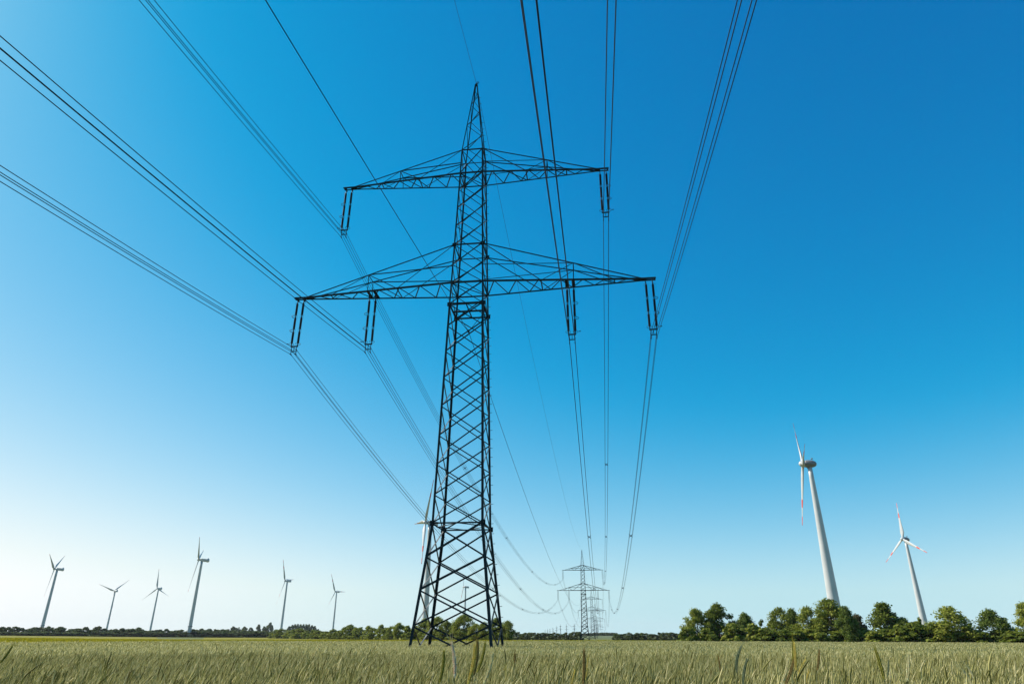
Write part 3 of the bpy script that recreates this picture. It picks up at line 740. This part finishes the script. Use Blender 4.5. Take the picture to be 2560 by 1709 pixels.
# ------------------------------------------------------------------ trees
def tree_meshes(seed, H, W, style, nclump, nleaf, leaf, mat):
    """style: 'round', 'cone', 'oval', 'bush', 'slim'"""
    rnd = random.Random(seed)
    rs = np.random.default_rng(seed)
    def prof(t):                      # crown half-width at relative height t
        if style == 'round': return (math.sin(math.pi * min(1, 0.16 + 0.84 * t)) ** 0.55) * (0.86 if t < 0.25 else 1)
        if style == 'cone': return max(0.08, (1 - t) ** 0.7) * min(1, 0.6 + 2.2 * t)
        if style == 'full': return (0.9 if t < 0.15 else 1.0) if t < 0.55 else max(0.2, 1 - ((t - 0.55) / 0.47) ** 2) ** 0.75
        if style == 'hedge': return 1.0 if t < 0.6 else max(0.25, 1 - ((t - 0.6) / 0.42) ** 2)
        if style == 'oval': return math.sin(math.pi * min(1, 0.26 + 0.73 * t)) ** 0.7
        if style == 'slim': return max(0.2, math.sin(math.pi * min(1, 0.2 + 0.78 * t)) ** 0.8)
        return max(0.2, 1 - t * t) ** 0.5
    lo = 0.02 if style in ('bush', 'hedge', 'full') else 0.04
    clumps = []
    for i in range(nclump):
        t = rnd.random() ** (1.05 if style == 'hedge' else 1.0)
        a = rnd.random() * 2 * math.pi; r = (0.105 + 0.075 * rnd.random()) * (H + W) / 2
        rr = max(0.0, prof(t) * W / 2 - r * 0.55) * math.sqrt(0.15 + 0.85 * rnd.random())
        r *= 0.78 if style in ('slim', 'cone') else 1
        clumps.append((Vector((math.cos(a) * rr, math.sin(a) * rr, H * (lo + (0.97 - lo) * t) - r * 0.5 * t)), r))
    tops = max(clumps, key=lambda c: c[0].z + c[1])
    k = H / (tops[0].z + tops[1])
    clumps = [(Vector((c.x, c.y, max(r * 0.6, c.z * k))), r) for c, r in clumps]
    P, Nn, S = [], [], []
    per = max(3, nleaf // nclump)
    for c, r in clumps:
        d = rs.normal(size=(per, 3)); d /= np.linalg.norm(d, axis=1)[:, None]
        q = rs.random(per) ** 0.45 * r * (0.75 + 0.5 * rs.random(per))
        p = np.array(c) + d * q[:, None] * np.array([1, 1, 0.78])
        nrm = d + rs.normal(size=(per, 3)) * 0.55 + np.array([0, 0, 0.35])
        P.append(p); Nn.append(nrm); S.append(leaf * (0.55 + 0.9 * rs.random(per)))
    P = np.concatenate(P); Nn = np.concatenate(Nn); S = np.concatenate(S)
    q = np.percentile(np.abs(P[:, :2]), 98.5); P[:, :2] *= (W / 2) / q
    ok = P[:, 2] > 0.05; P, Nn, S = P[ok], Nn[ok], S[ok]
    Nn /= np.linalg.norm(Nn, axis=1)[:, None]
    e = rs.normal(size=P.shape); X = np.cross(Nn, e); X /= np.linalg.norm(X, axis=1)[:, None]; Y = np.cross(Nn, X)
    X *= (S * 0.5)[:, None]; Y *= (S * (0.35 + 0.25 * rs.random(len(S))))[:, None]
    V = np.stack([P - X * 1.1, P - Y, P + X * 1.1, P + Y], 1).reshape(-1, 3)
    F = np.arange(len(V)).reshape(-1, 4)
    crown = np_mesh('crown', V, F, [mat])
    tb = MB(); tr = 0.022 * H + 0.02
    lean = rnd.uniform(-0.04, 0.04) * H
    hgt = H * (0.45 if style == 'bush' else 0.78)
    tb.tube([(0, 0, -0.3), (lean * 0.2, 0, hgt * 0.3), (lean * 0.6, 0.1, hgt * 0.65), (lean, 0, hgt)], [tr, tr * 0.8, tr * 0.5, tr * 0.15], 7)
    for c, r in rnd.sample(clumps, min(len(clumps), 9)):
        z0 = min(c.z * 0.6, hgt * 0.8); b = Vector((lean * z0 / hgt, 0, z0))
        tb.tube([b, b.lerp(c, 0.5) + Vector((0, 0, -0.05 * H * 0.3)), c], [tr * 0.4, tr * 0.26, tr * 0.08], 5)
    return tb.mesh('trunk', M_BARK, True), crown
VAR = {}
def variant(key, *a):
    if key not in VAR: VAR[key] = tree_meshes(*a)
    return VAR[key]
def plant(name, u, v_top, dist, wpx, key, args, label, cat, group, rz=0.0, zoff=0.0):
    """stands a copy of a tree variant (built 10 m tall, 8 m wide) so that its top is seen at (u, v_top)"""
    tm, cm = variant(key, *args)
    top = at(u, v_top, dist); gz = ground_z(top.x, top.y) + zoff
    h = max(1.0, top.z - gz); w = wpx / 1835.0 * dist
    root = empty(name, (top.x, top.y, gz), rz)
    root.scale = (w / 8.0, w / 8.0, h / 10.0)
    link_mesh('trunk', tm, root); link_mesh('crown', cm, root)
    return tag(root, label, cat, group)
NL = 10500
V_ROUND = [('r%d' % i, (11 + i, 10, 8, 'round', 58, NL, 0.33, M_LEAF)) for i in range(4)]
V_CONE = [('c%d' % i, (31 + i, 10, 8, 'cone', 60, NL, 0.33, M_LEAF)) for i in range(2)]
V_OVAL = [('o%d' % i, (41 + i, 10, 8, 'oval', 54, NL, 0.33, M_LEAF_COOL)) for i in range(3)]
V_BUSH = [('b%d' % i, (51 + i, 10, 8, 'bush', 26, 3500, 0.9, M_LEAF)) for i in range(4)]
V_RED = [('red0', (61, 10, 8, 'oval', 26, 5000, 0.42, M_LEAF_RED))]
V_FULL = [('u%d' % i, (121 + i, 10, 8, 'full', 56, NL, 0.33, M_LEAF)) for i in range(3)]
V_SLIM = [('s0', (71, 10, 8, 'slim', 22, 3500, 0.5, M_LEAF_COOL))]
RT = 'trees of the right-hand tree row'
right = [
 (1738, 1515, 62, V_ROUND[0], 'bushy tree at the left end of the right tree row, foliage down to the crop'),
 (1790, 1502, 74, V_ROUND[1], 'broad twin-topped tree, second from the left in the right tree row'),
 (1858, 1526, 52, V_OVAL[0], 'round-headed tree left of the gap in the right tree row'),
 (1904, 1545, 30, V_SLIM[0], 'slim sparse sapling filling the gap in the right tree row'),
 (1946, 1513, 62, V_ROUND[2], 'tall bushy tree just right of the sapling gap in the right tree row'),
 (1976, 1514, 50, V_OVAL[1], 'narrow upright tree between two bushy trees left of the biggest turbine'),
 (2012, 1509, 62, V_ROUND[3], 'leafy tree touching the left side of the tallest tree under the biggest turbine'),
 (2064, 1490, 92, V_ROUND[1], 'tallest dark tree standing in front of the foot of the biggest turbine'),
 (2108, 1508, 50, V_OVAL[2], 'dark tree leaning on the right flank of the tallest tree'),
 (2139, 1530, 42, V_RED[0], 'reddish-brown sparse tree in the dip right of the tallest tree'),
 (2203, 1501, 92, V_CONE[0], 'pointed broad tree halfway between the two right turbines'),
 (2250, 1538, 56, V_ROUND[0], 'low rounded tree on the right shoulder of the pointed tree'),
 (2295, 1539, 22, V_SLIM[0], 'thin spindly tree just left of the smaller right turbine tower'),
 (2366, 1510, 94, V_ROUND[2], 'full dome-shaped tree just right of the smaller right turbine tower'),
 (2470, 1517, 64, V_OVAL[0], 'free-standing egg-shaped tree near the right edge with a pale trunk'),
 (2556, 1501, 66, V_CONE[1], 'tree cut off by the right edge of the photo'),
]
rnd = random.Random(5)
for i, (u, v, w, (key, args), lab) in enumerate(right):
    plant('broadleaf_tree', u, v, 208 + rnd.uniform(-7, 9), w, key, args, lab, 'tree', RT, rnd.uniform(0, 6.28))
bush = [(1718, 1570, 40), (1765, 1573, 34), (1782, 1588, 26), (1828, 1560, 40), (1850, 1578, 34), (1882, 1562, 40), (1912, 1572, 44), (1933, 1580, 34), (1963, 1577, 38), (1993, 1579, 40), (2026, 1575, 44), (2050, 1584, 36),
        (2088, 1580, 46), (2116, 1576, 44), (2150, 1573, 44), (2180, 1580, 40), (2217, 1575, 46), (2252, 1565, 46), (2284, 1556, 48), (2315, 1568, 44), (2340, 1578, 44), (2385, 1580, 48), (2423, 1577, 52), (2450, 1582, 40), (2500, 1577, 48), (2535, 1580, 48)]
for i, (u, v, w) in enumerate(bush):
    key, args = V_BUSH[i % 4]
    plant('shrub', u, v - 5, 200 + rnd.uniform(-3, 5), w * 1.2, key, args, f'leafy shrub at the foot of the right tree row, {ordinal(i + 1)} from its left end', 'shrub', 'shrubs under the right-hand trees', rnd.uniform(0, 6.28))
# trees behind the near pylon's feet and the green hedge left of it
centre = [(999, 1553, 30, 'round'), (1020, 1562, 26, 'bush'), (1040, 1560, 28, 'round'), (1062, 1542, 36, 'round'), (1094, 1537, 44, 'oval'), (1117, 1548, 32, 'round'), (1136, 1556, 30, 'oval'), (1160, 1531, 52, 'oval'), (1190, 1556, 36, 'round'), (1212, 1551, 34, 'round'), (1240, 1541, 44, 'round'), (1267, 1548, 40, 'round')]
seen = ['small round', 'low bushy', 'rounded mid-green', 'tall rounded', 'tall oval', 'leafy middle-sized', 'small upright', 'tallest pale-green', 'low dark', 'dark bushy', 'bright tall', 'broad dark-green']
where = ['just left of the leftmost pylon foot', 'between turbine tower and leftmost foot', 'right behind the leftmost pylon foot', 'below the large white turbine tower', 'right of the second foot from left', 'left of the pylon centre', 'beside the pale tree at the pylon centre', 'at the centre of the pylon feet', 'right of the pale centre tree', 'left of the third pylon foot', 'behind the third pylon foot', 'outside the rightmost pylon foot']
for i, (u, v, w, st) in enumerate(centre):
    key, args = {'round': V_FULL[i % 3], 'oval': V_FULL[(i + 1) % 3], 'bush': V_BUSH[i % 4]}[st]
    plant('broadleaf_tree', u, v, 430 - (u - 999) * 0.37, w, key, args, f'{seen[i]} tree {where[i]}', 'tree', 'trees behind the near pylon', rnd.uniform(0, 6.28))
for i, (u, v) in enumerate([(1030, 1578), (1078, 1575), (1108, 1577), (1140, 1575), (1176, 1574), (1200, 1577), (1226, 1574), (1254, 1572)]):
    key, args = V_BUSH[(i + 1) % 4]
    plant('shrub', u, v, 345 + (1254 - u) * 0.3, 44, key, args, f'shrub under the trees behind the near pylon, {ORD[i]} from the left', 'shrub', 'shrubs behind the near pylon', rnd.uniform(0, 6.28))
V_HEDGE = [('h%d' % i, (81 + i, 10, 8, 'hedge' if i % 2 else 'full', 34, 3600, 0.5, M_LEAF)) for i in range(4)]
green = [(691, 1571), (706, 1569), (722, 1574), (738, 1570), (752, 1568), (768, 1574), (783, 1571), (800, 1574), (817, 1576), (834, 1570), (850, 1573), (862, 1566), (876, 1558), (890, 1567), (902, 1565), (921, 1561), (936, 1567), (954, 1558), (968, 1566), (981, 1562), (697, 1581), (745, 1582), (790, 1582), (826, 1582), (880, 1580), (930, 1579), (975, 1578)]
green.sort()
for i, (u, v) in enumerate(green):
    key, args = V_HEDGE[i % 4]
    d = float(np.interp(u, [690, 750, 900, 1000], [820, 700, 560, 450]))
    plant('hedge_tree', u, v, d, 31 + rnd.uniform(-4, 6), key, args, f'green hedge tree left of the pylon, {ordinal(i + 1)} from the left end of the hedge', 'tree', 'green hedge left of the pylon', rnd.uniform(0, 6.28))
# far hedge under the left turbines
V_FAR = [('f%d' % i, (91 + i, 10, 8, ['hedge', 'full', 'hedge', 'full', 'hedge'][i], 30, 2200, 0.9, M_LEAF_FAR)) for i in range(5)]
zx = [(30, 940), (95, 945), (160, 938), (235, 955), (310, 965), (375, 945), (440, 945), (520, 938), (570, 950), (640, 940), (690, 975), (740, 980), (790, 960), (840, 960), (905, 945), (960, 975), (1000, 965), (1040, 935), (1100, 960), (1160, 970), (1210, 965), (1280, 955), (1345, 965), (1395, 960), (1465, 950), (1520, 985), (1560, 985), (1630, 975), (1680, 970), (1750, 965), (1800, 985), (1850, 980), (1900, 972), (2020, 968), (2060, 972), (2110, 962), (2160, 975), (2200, 962), (2260, 967), (2310, 975), (2340, 967)]
far = [(x * 0.2384, 1340 + y * 0.2384, 20 if x < 700 else 22) for x, y in zx] + [(560 + x * 0.20434, 1340 + y * 0.20434, 23) for x, y in [(20, 1150), (70, 1130), (130, 1145), (190, 1150), (250, 1140), (330, 1165), (400, 1165), (460, 1160), (520, 1165), (580, 1160)]]
for i, (u, v, w) in enumerate(far):
    key, args = V_FAR[(i * 7 + i // 3) % 5]
    plant('hedge_tree', u, v, 1062 + rnd.uniform(-8, 10), w + rnd.uniform(-2, 5), key, args, f'dark tree of the hedge beyond the yellow field, {ordinal(i + 1)} from the left', 'tree', 'far hedge beyond the yellow field', rnd.uniform(0, 6.28))
for i in range(26):                                     # low undergrowth between them
    u = 12 + i * 26.0
    key, args = V_FAR[4]
    plant('shrub', u, 1577 + rnd.uniform(-2, 2), 1056, 46, key, args, f'low shrub of the hedge beyond the yellow field, {ordinal(i + 1)} from the left', 'shrub', 'undergrowth of the far left hedge', rnd.uniform(0, 6.28))
# trees on the green hill, further off
hill = [(584, 1563, 14), (596, 1566, 13), (612, 1564, 15), (627, 1566, 13), (647, 1559, 15), (661, 1566, 12), (676, 1554, 16), (666, 1562, 14)]
for i, (u, v, w) in enumerate(sorted(hill)):
    key, args = V_FAR[(i * 3) % 5]
    plant('hill_tree', u, v, 1960, w, key, args, f'hazy tree on the green hill left of the grove, {ORD[i]} from the left', 'tree', 'hazy trees on the green hill', rnd.uniform(0, 6.28))
for i in range(11):
    t = i / 10; u = 724 + 71 * t
    key, args = V_FAR[(i * 2) % 4]
    plant('hill_tree', u, 1557.5 + 9 * (2 * t - 0.9) ** 4 + rnd.uniform(-1, 1), 2050, 13, key, args, f'tree of the rounded grove on the hill above the green hedge, {ORD[i]} from the left', 'tree', 'grove on the hill', rnd.uniform(0, 6.28))
# dark hedges either side of the second pylon
V_DARK = [('d%d' % i, (101 + i, 10, 8, ['hedge', 'bush', 'full', 'hedge'][i], 28, 2200, 0.65, M_LEAF_DARK)) for i in range(4)]
for side, u0, u1, n, nm in (('left', 1276, 1445, 18, 'dark hedge left of the second pylon'), ('right', 1540, 1712, 17, 'dark hedge right of the second pylon')):
    for i in range(n):
        u = u0 + (u1 - u0) * i / (n - 1)
        v = 1581 + rnd.uniform(-3, 2)
        if side == 'left' and i >= n - 2: v = 1576.5
        if side == 'left' and i in (1, 2): v = 1577
        key, args = V_DARK[i % 4]
        plant('hedge_tree', u, v, 600 + rnd.uniform(-6, 6), 19 + rnd.uniform(-2, 4), key, args, f'bushy tree of the {nm}, {ordinal(i + 1)} from its left end', 'tree', nm, rnd.uniform(0, 6.28))
for i in range(22):
    u = 1452 + i * 4.2
    key, args = V_FAR[(i * 3) % 4]
    plant('wood_edge_tree', u, 1581.5 - 2.0 * (i / 17) + rnd.uniform(-1.2, 1.0), 1500, 9, key, args, f'tiny tree of the distant wood edge behind the second pylon, {ordinal(i + 1)} from the left', 'tree', 'distant wood edge behind the second pylon', rnd.uniform(0, 6.28))

# ------------------------------------------------------------------ the rye crop
def tmpl_near(rs):
    V, F, M = [], [], []
    def quad(a, b, c, d, m):
        n = len(V); V.extend([a, b, c, d]); F.append((n, n + 1, n + 2, n + 3)); M.append(m)
    b1 = rs.uniform(0.0, 0.05); b2 = b1 + rs.uniform(0.01, 0.06); top = 1.13
    st = [(0, 0.30), (b1 * 0.4, 0.75), (b1, top)]
    for (x0, z0), (x1, z1) in zip(st, st[1:]):
        quad((x0 - .0028, 0, z0), (x0 + .0028, 0, z0), (x1 + .0025, 0, z1), (x1 - .0025, 0, z1), 1)
    L = rs.uniform(0.085, 0.125); ts = [0, .3, .7, 1]; rr = [.0035, .0068, .006, .002]
    pts = [(b1 + (b2 - b1) * t ** 1.5 * 1.2, top + L * t * 0.97) for t in ts]
    n0 = len(V)
    for (x, z), r in zip(pts, rr):
        for a in range(4): V.append((x + r * math.cos(a * math.pi / 2), r * math.sin(a * math.pi / 2) * 0.8, z))
    for i in range(3):
        for j in range(4): F.append((n0 + i * 4 + j, n0 + i * 4 + (j + 1) % 4, n0 + i * 4 + 4 + (j + 1) % 4, n0 + i * 4 + 4 + j)); M.append(0)
    for k in range(5):
        x, z = pts[1 + k % 3]; dx = rs.uniform(-.025, .04); dy = rs.uniform(-.025, .025)
        quad((x - .001, 0, z), (x + .001, 0, z), (x + dx + .0004, dy, z + .055), (x + dx, dy, z + .055), 0)
    for k in range(2):
        z = rs.uniform(0.55, 1.02); a = rs.uniform(0, 6.28); L2 = rs.uniform(.06, .12); w = .0026
        ca, sa = math.cos(a), math.sin(a)
        p = [(0, z), (L2 * .5, z + L2 * .55), (L2, z + L2 * rs.uniform(.1, .75))]
        for (r0, z0), (r1, z1), w0, w1 in zip(p, p[1:], (w, w), (w, .001)):
            quad((r0 * ca - w0 * sa, r0 * sa + w0 * ca, z0), (r0 * ca + w0 * sa, r0 * sa - w0 * ca, z0), (r1 * ca + w1 * sa, r1 * sa - w1 * ca, z1), (r1 * ca - w1 * sa, r1 * sa + w1 * ca, z1), 1)
    return np.array(V), np.array(F), np.array(M)
def tmpl_blades(rs, ear_w, ear_l, leaf_w, leaf_l, nl):
    V, F, M = [], [], []
    def strip(x0, z0, x1, z1, w0, w1, a, m):
        ca, sa = math.cos(a), math.sin(a); n = len(V)
        for x, z, w, s in ((x0, z0, w0, -1), (x0, z0, w0, 1), (x1, z1, w1, 1), (x1, z1, w1, -1)):
            V.append((x * ca - s * w * sa * 1.0, x * sa + s * w * ca, z))
        F.append((n, n + 1, n + 2, n + 3)); M.append(m)
    for k in range(2):
        a = k * math.pi / 2 + rs.uniform(-.3, .3)
        strip(0, 1.27 - ear_l, 0.02, 1.27 - ear_l * 0.45, ear_w * .6, ear_w, a, 0)
        strip(0.02, 1.27 - ear_l * 0.45, 0.05, 1.27, ear_w, ear_w * .25, a, 0)
    for k in range(nl):
        a = rs.uniform(0, 6.28); L = leaf_l * rs.uniform(.7, 1.2); z = rs.uniform(.75, 1.0)
        strip(0, z - L * .5, rs.uniform(.02, .12), min(1.2, z + L * .5), leaf_w, leaf_w * .2, a, 1)
    return np.array(V), np.array(F), np.array(M)
def scatter_field(name, bands, mats, keep, kind_label, hscale=1.0):
    rs = np.random.default_rng(77)
    Vs, Fs, Ms = [], [], []; nv = 0
    for r0, r1, dens, az, tm in bands:
        area = 0.5 * 2 * az * (r1 * r1 - r0 * r0); n = int(area * dens)
        r = np.sqrt(rs.random(n) * (r1 * r1 - r0 * r0) + r0 * r0); a = rs.uniform(-az, az, n)
        x, y = r * np.sin(a), r * np.cos(a)
        ok = keep(x, y); x, y = x[ok], y[ok]; n = len(x)
        which = rs.integers(0, len(tm), n); yaw = rs.normal(0.0, 1.1, n)
        low = np.sin(x * 0.23 + 1.3 * np.sin(y * 0.11)) * np.sin(y * 0.19 + 0.7) * 0.035 + np.sin(x * 0.05) * np.sin(y * 0.063 + x * 0.02) * 0.03
        h = hscale * (1 + rs.normal(0, 0.045, n)) + low
        h = np.where((rs.random(n) < 0.035) & (r[ok] < 26) & (r[ok] > 5), h * rs.uniform(1.07, 1.17, n), h)
        tram = (np.abs(np.mod(y + 0.06 * x - 6.0, 24.0) - 1.1) < 0.3) | (np.abs(np.mod(y + 0.06 * x - 6.0, 24.0) + 0.9) < 0.3)
        h = np.where(tram, h * 0.80, h)
        sc = 1 + rs.normal(0, 0.12, n); lean = rs.normal(0.05, 0.05, n); lean2 = rs.normal(0, 0.04, n)
        for k, (V, F, M) in enumerate(tm):
            s = which == k; m = int(s.sum())
            if not m: continue
            c, sn = np.cos(yaw[s])[:, None], np.sin(yaw[s])[:, None]
            vx = V[None, :, 0] * sc[s][:, None]; vy = V[None, :, 1] * sc[s][:, None]; vz = V[None, :, 2] * h[s][:, None]
            wx = vx * c - vy * sn + x[s][:, None] + lean[s][:, None] * V[None, :, 2] ** 2
            wy = vx * sn + vy * c + y[s][:, None] + lean2[s][:, None] * V[None, :, 2] ** 2
            vz = vz + (bank(np.hypot(x[s], y[s])) + drop(x[s], y[s]))[:, None]
            Vs.append(np.stack([wx, wy, vz], -1).reshape(-1, 3))
            Fs.append((F[None] + (np.arange(m) * len(V))[:, None, None]).reshape(-1, 4) + nv); nv += m * len(V)
            Ms.append(np.tile(M, m))
    V = np.concatenate(Vs); F = np.concatenate(Fs); M = np.concatenate(Ms)
    o = link_mesh(name, np_mesh(name, V, F, mats, M))
    return tag(o, kind_label, 'crop', kind='stuff')
rs0 = np.random.default_rng(3)
TN = [tmpl_near(rs0) for _ in range(8)]
TM = [tmpl_blades(rs0, .009, .13, .014, .34, 2) for _ in range(6)]
TF = [tmpl_blades(rs0, .020, .17, .035, .42, 2) for _ in range(5)]
TX = [tmpl_blades(rs0, .05, .20, .11, .50, 2) for _ in range(4)]
AZW = R(50)
scatter_field('rye_crop', [(3.6, 9, 240, R(60), TN), (9, 16, 340, AZW, TN), (16, 24, 220, AZW, TN), (24, 55, 56, AZW, TM), (55, 110, 12, AZW, TF), (110, 262, 2.6, AZW, TX)], [M_CROP_EAR, M_CROP_LEAF],
              lambda x, y: ~in_yellow(x, y) & ~((np.hypot(x, y) > 196) & (x > 70)), 'field of ripening rye filling the whole foreground')
scatter_field('yellow_flower_crop', [(50, 110, 10, AZW, TF), (110, 262, 2.6, AZW, TX)], [M_YEL, M_YEL_LEAF], in_yellow, 'strip of yellow flowering crop beyond the rye on the left', 0.98)

# ------------------------------------------------------------------ single tall rye stalks close to the camera
def ear_mat(name, c0, c1):
    return leaf_mat(name, [(0.0, tuple(min(0.85, x * 1.8) for x in c0)), (1.0, tuple(min(0.85, x * 1.8) for x in c1))], 0.55, 0.0, 0.55)
M_EAR = {
 'olive': ear_mat('ear_olive', (0.17, 0.16, 0.025), (0.32, 0.29, 0.07)),
 'cream': ear_mat('ear_cream', (0.40, 0.35, 0.19), (0.58, 0.51, 0.31)),
 'brown': ear_mat('ear_brown', (0.14, 0.10, 0.03), (0.30, 0.22, 0.08)),
 'grey': ear_mat('ear_grey_green', (0.12, 0.145, 0.08), (0.22, 0.24, 0.14)),
 'yellow': ear_mat('ear_yellow', (0.36, 0.28, 0.06), (0.54, 0.43, 0.15)),
 'pink': ear_mat('ear_pinkish', (0.50, 0.36, 0.25), (0.66, 0.52, 0.38))}
M_STEM = simple_mat('rye_stem', (0.13, 0.16, 0.06), (0.21, 0.23, 0.10), 20, 0.6)
def stalk(tip_uv, base_uv, col, label, length=0.11, curve=0.0, awn=1.0, dist=None):
    lp = math.hypot(tip_uv[0] - base_uv[0], tip_uv[1] - base_uv[1])
    D = dist or min(7.0, max(1.5, length * 1960 / lp))
    T, B = at(*tip_uv, D), at(*base_uv, D)
    rs = random.Random(int(tip_uv[0] * 7 + tip_uv[1]))
    dirn = (T - B).normalized()
    foot = B - dirn * 0.55; foot = Vector((foot.x * 0.5 + B.x * 0.5, foot.y * 0.5 + B.y * 0.5 + rs.uniform(-.03, .03), 0.0)); foot.z = ground_z(foot.x, foot.y)
    root = empty('rye_stalk', foot)
    tag(root, label, 'rye stalk', 'tall rye stalks close to the camera')
    side = Vector((1, 0, 0)); Lr = (T - B).length
    def axis(t): return B.lerp(T, t) + side * (curve * Lr * 4 * t * (1 - t)) - foot
    st = MB(); P0, P1, P2, P3 = Vector((0, 0, 0)), Vector((0, 0, (B.z - foot.z) * 0.6)), axis(0) - dirn * 0.3, axis(0) + dirn * 0.01
    pts = [P0 * (1 - t) ** 3 + P1 * 3 * t * (1 - t) ** 2 + P2 * 3 * t * t * (1 - t) + P3 * t ** 3 for t in [i / 12 for i in range(13)]]
    st.tube(pts, [0.0022] * 10 + [0.0019, 0.0017, 0.0015], 6); st.build('stem', M_STEM, root, True)
    ear = MB(); aw = MB(); n = 15
    ear.tube([axis(t) for t in (0, .25, .5, .75, 1)], [0.0013, 0.0026, 0.0026, 0.0022, 0.0008], 6)
    for i in range(n):
        t = (i + 0.3) / n; p = axis(t); d = (axis(min(1, t + .05)) - axis(max(0, t - .05))).normalized()
        sx = side - d * side.dot(d); sx.normalize(); sy = d.cross(sx)
        g = 0.75 + 0.5 * math.sin(math.pi * min(1, t * 0.85 + 0.15))
        for sgn in (-1, 1):
            for lat in (sx, sy):
                o0 = p + lat * sgn * 0.0012; o1 = p + lat * sgn * 0.0036 * g + d * 0.010; o2 = p + lat * sgn * 0.0036 * g + d * 0.0185
                ear.tube([o0, o1, o2], [0.0008, 0.0019 * g, 0.0003], 5)
                if rs.random() < 0.35:
                    e = o2 + d * rs.uniform(.025, .05) * awn + lat * sgn * rs.uniform(.004, .012) + Vector((rs.uniform(-.004, .004), 0, 0))
                    aw.tube([o2, e], [0.00035, 0.0001], 3, False)
    eo = ear.build('ear', M_EAR[col], root); aw.build('awns', M_EAR[col], eo)
    return root
ST = [
 ((1109.6, 1631.5), (1097, 1708), 'olive', 'olive rye ear left of the pale pinkish one below the pylon', .05),
 ((1130, 1611), (1136, 1695), 'pink', 'pale pinkish rye ear standing upright below the left half of the pylon', .04),
 ((1187, 1618), (1168, 1712), 'yellow', 'slender yellowish rye ear, left one of the trio below the pylon', .05),
 ((1193.7, 1606), (1182, 1687), 'brown', 'tallest brownish rye ear in the middle of the trio below the pylon', .05),
 ((1211.8, 1611), (1191.6, 1681.5), 'olive', 'thick olive rye ear, right one of the trio below the pylon', .05),
 ((1231, 1634.7), (1207.5, 1710), 'cream', 'cream rye ear leaning right below the right pylon feet', .05),
 ((1460, 1630.5), (1458, 1712), 'brown', 'dark brown upright rye ear below the second pylon', .02),
 ((1470, 1648.5), (1463, 1700), 'yellow', 'thin yellow rye ear tucked behind the dark brown upright one', .03),
 ((1406.6, 1685), (1390, 1716), 'cream', 'cream rye ear leaning right at the bottom edge left of the dark brown upright one', .05),
 ((1288, 1639), (1286, 1656), 'brown', 'single small dark rye ear out in the field right of the pylon feet', .02),
 ((1436, 1678), (1424, 1722), 'yellow', 'yellowish rye ear at the bottom edge just left of the dark brown upright one', .04),
 ((1336, 1683), (1331, 1712), 'brown', 'short brown rye ear at the bottom edge midway between pylon and dark upright ear', .02),
 ((1852, 1618), (1843, 1683.5), 'grey', 'tall grey-green rye ear rising before the left part of the right tree row', -.09),
 ((1867, 1650), (1858, 1714), 'grey', 'shorter grey-green rye ear right beside the tall grey-green one', -.05),
 ((1982.5, 1608.6), (1981.6, 1665), 'olive', 'tallest upright olive rye ear in the right-hand cluster', .02),
 ((1986, 1612), (1990, 1676), 'yellow', 'thin yellow rye ear right behind the tallest olive one', .02),
 ((1969.4, 1651.7), (1950, 1712), 'cream', 'pale green-cream rye ear leaning right, left edge of the right-hand cluster', .06),
 ((1983, 1653.5), (1962, 1714), 'brown', 'brown rye ear leaning right in the middle of the right-hand cluster', .03),
 ((2011.5, 1651.7), (1994.7, 1704), 'yellow', 'yellow rye ear bending right, right side of the right-hand cluster', -.06),
 ((2048, 1627), (2042.5, 1676), 'brown', 'lone tan rye ear right of the right-hand cluster', .03),
 ((1796, 1642), (1801, 1682), 'brown', 'small dark rye ear leaning left before the first trees of the right row', .02),
 ((1778, 1680), (1775, 1716), 'brown', 'brown rye ear at the bottom edge left of the grey-green pair', .02),
 ((2021, 1681), (2014, 1722), 'yellow', 'short tan rye ear at the bottom edge below the right-hand cluster', -.05),
 ((2271, 1638), (2267, 1704), 'cream', 'straight cream rye ear between the two right turbines, standing clear of the crop', .02),
 ((2226, 1675), (2222, 1712), 'cream', 'short whitish rye ear left of the straight cream one', .03),
 ((2416, 1663), (2433, 1696), 'cream', 'whitish rye ear bowing left under the free-standing tree', .10),
 ((2408, 1676), (2428, 1716), 'cream', 'lower whitish rye ear bowing left under the free-standing tree', .12),
 ((2221, 1652), (2219, 1690), 'grey', 'dark grey-green rye ear above the short whitish one', .02),
 ((2190, 1627), (2211, 1700), 'olive', 'long thin leaning rye ear below the pointed tree', .02),
 ((27.7, 1618.8), (-4, 1660), 'olive', 'olive rye ear with long awns at the left edge of the photo', .05),
 ((322.5, 1682.6), (311, 1716), 'brown', 'dark brown rye ear at the bottom edge below the far-left turbines', .02),
 ((455.5, 1694), (448, 1722), 'brown', 'short brown rye ear at the bottom edge below the tallest left turbine', .02),
 ((1620, 1690), (1612, 1722), 'yellow', 'yellowish rye ear at the bottom edge below the dark hedge right of the second pylon', .04),
 ((2120, 1692), (2113, 1724), 'olive', 'olive rye ear at the bottom edge below the reddish tree', .04),
]
for tip, base, col, lab, cv in ST:
    stalk(tip, base, col, lab, 0.115, cv, 1.6 if tip[0] < 40 else 1.0, 5.2 if tip == (1288, 1639) else None)

# ------------------------------------------------------------------ haze: thin air over the whole plain
hm, hnt, hout = new_mat('thin_haze')
pv = hnt.nodes.new('ShaderNodeVolumePrincipled')
pv.inputs['Color'].default_value = (1.0, 0.99, 1.0, 1); pv.inputs['Density'].default_value = 3.4e-5; pv.inputs['Anisotropy'].default_value = 0.0
hnt.links.new(pv.outputs[0], hout.inputs['Volume'])
hz = MB(); hz.box((0, 0, 73), 18400, 18400, 156)
tag(hz.build('haze', hm), kind='stuff')
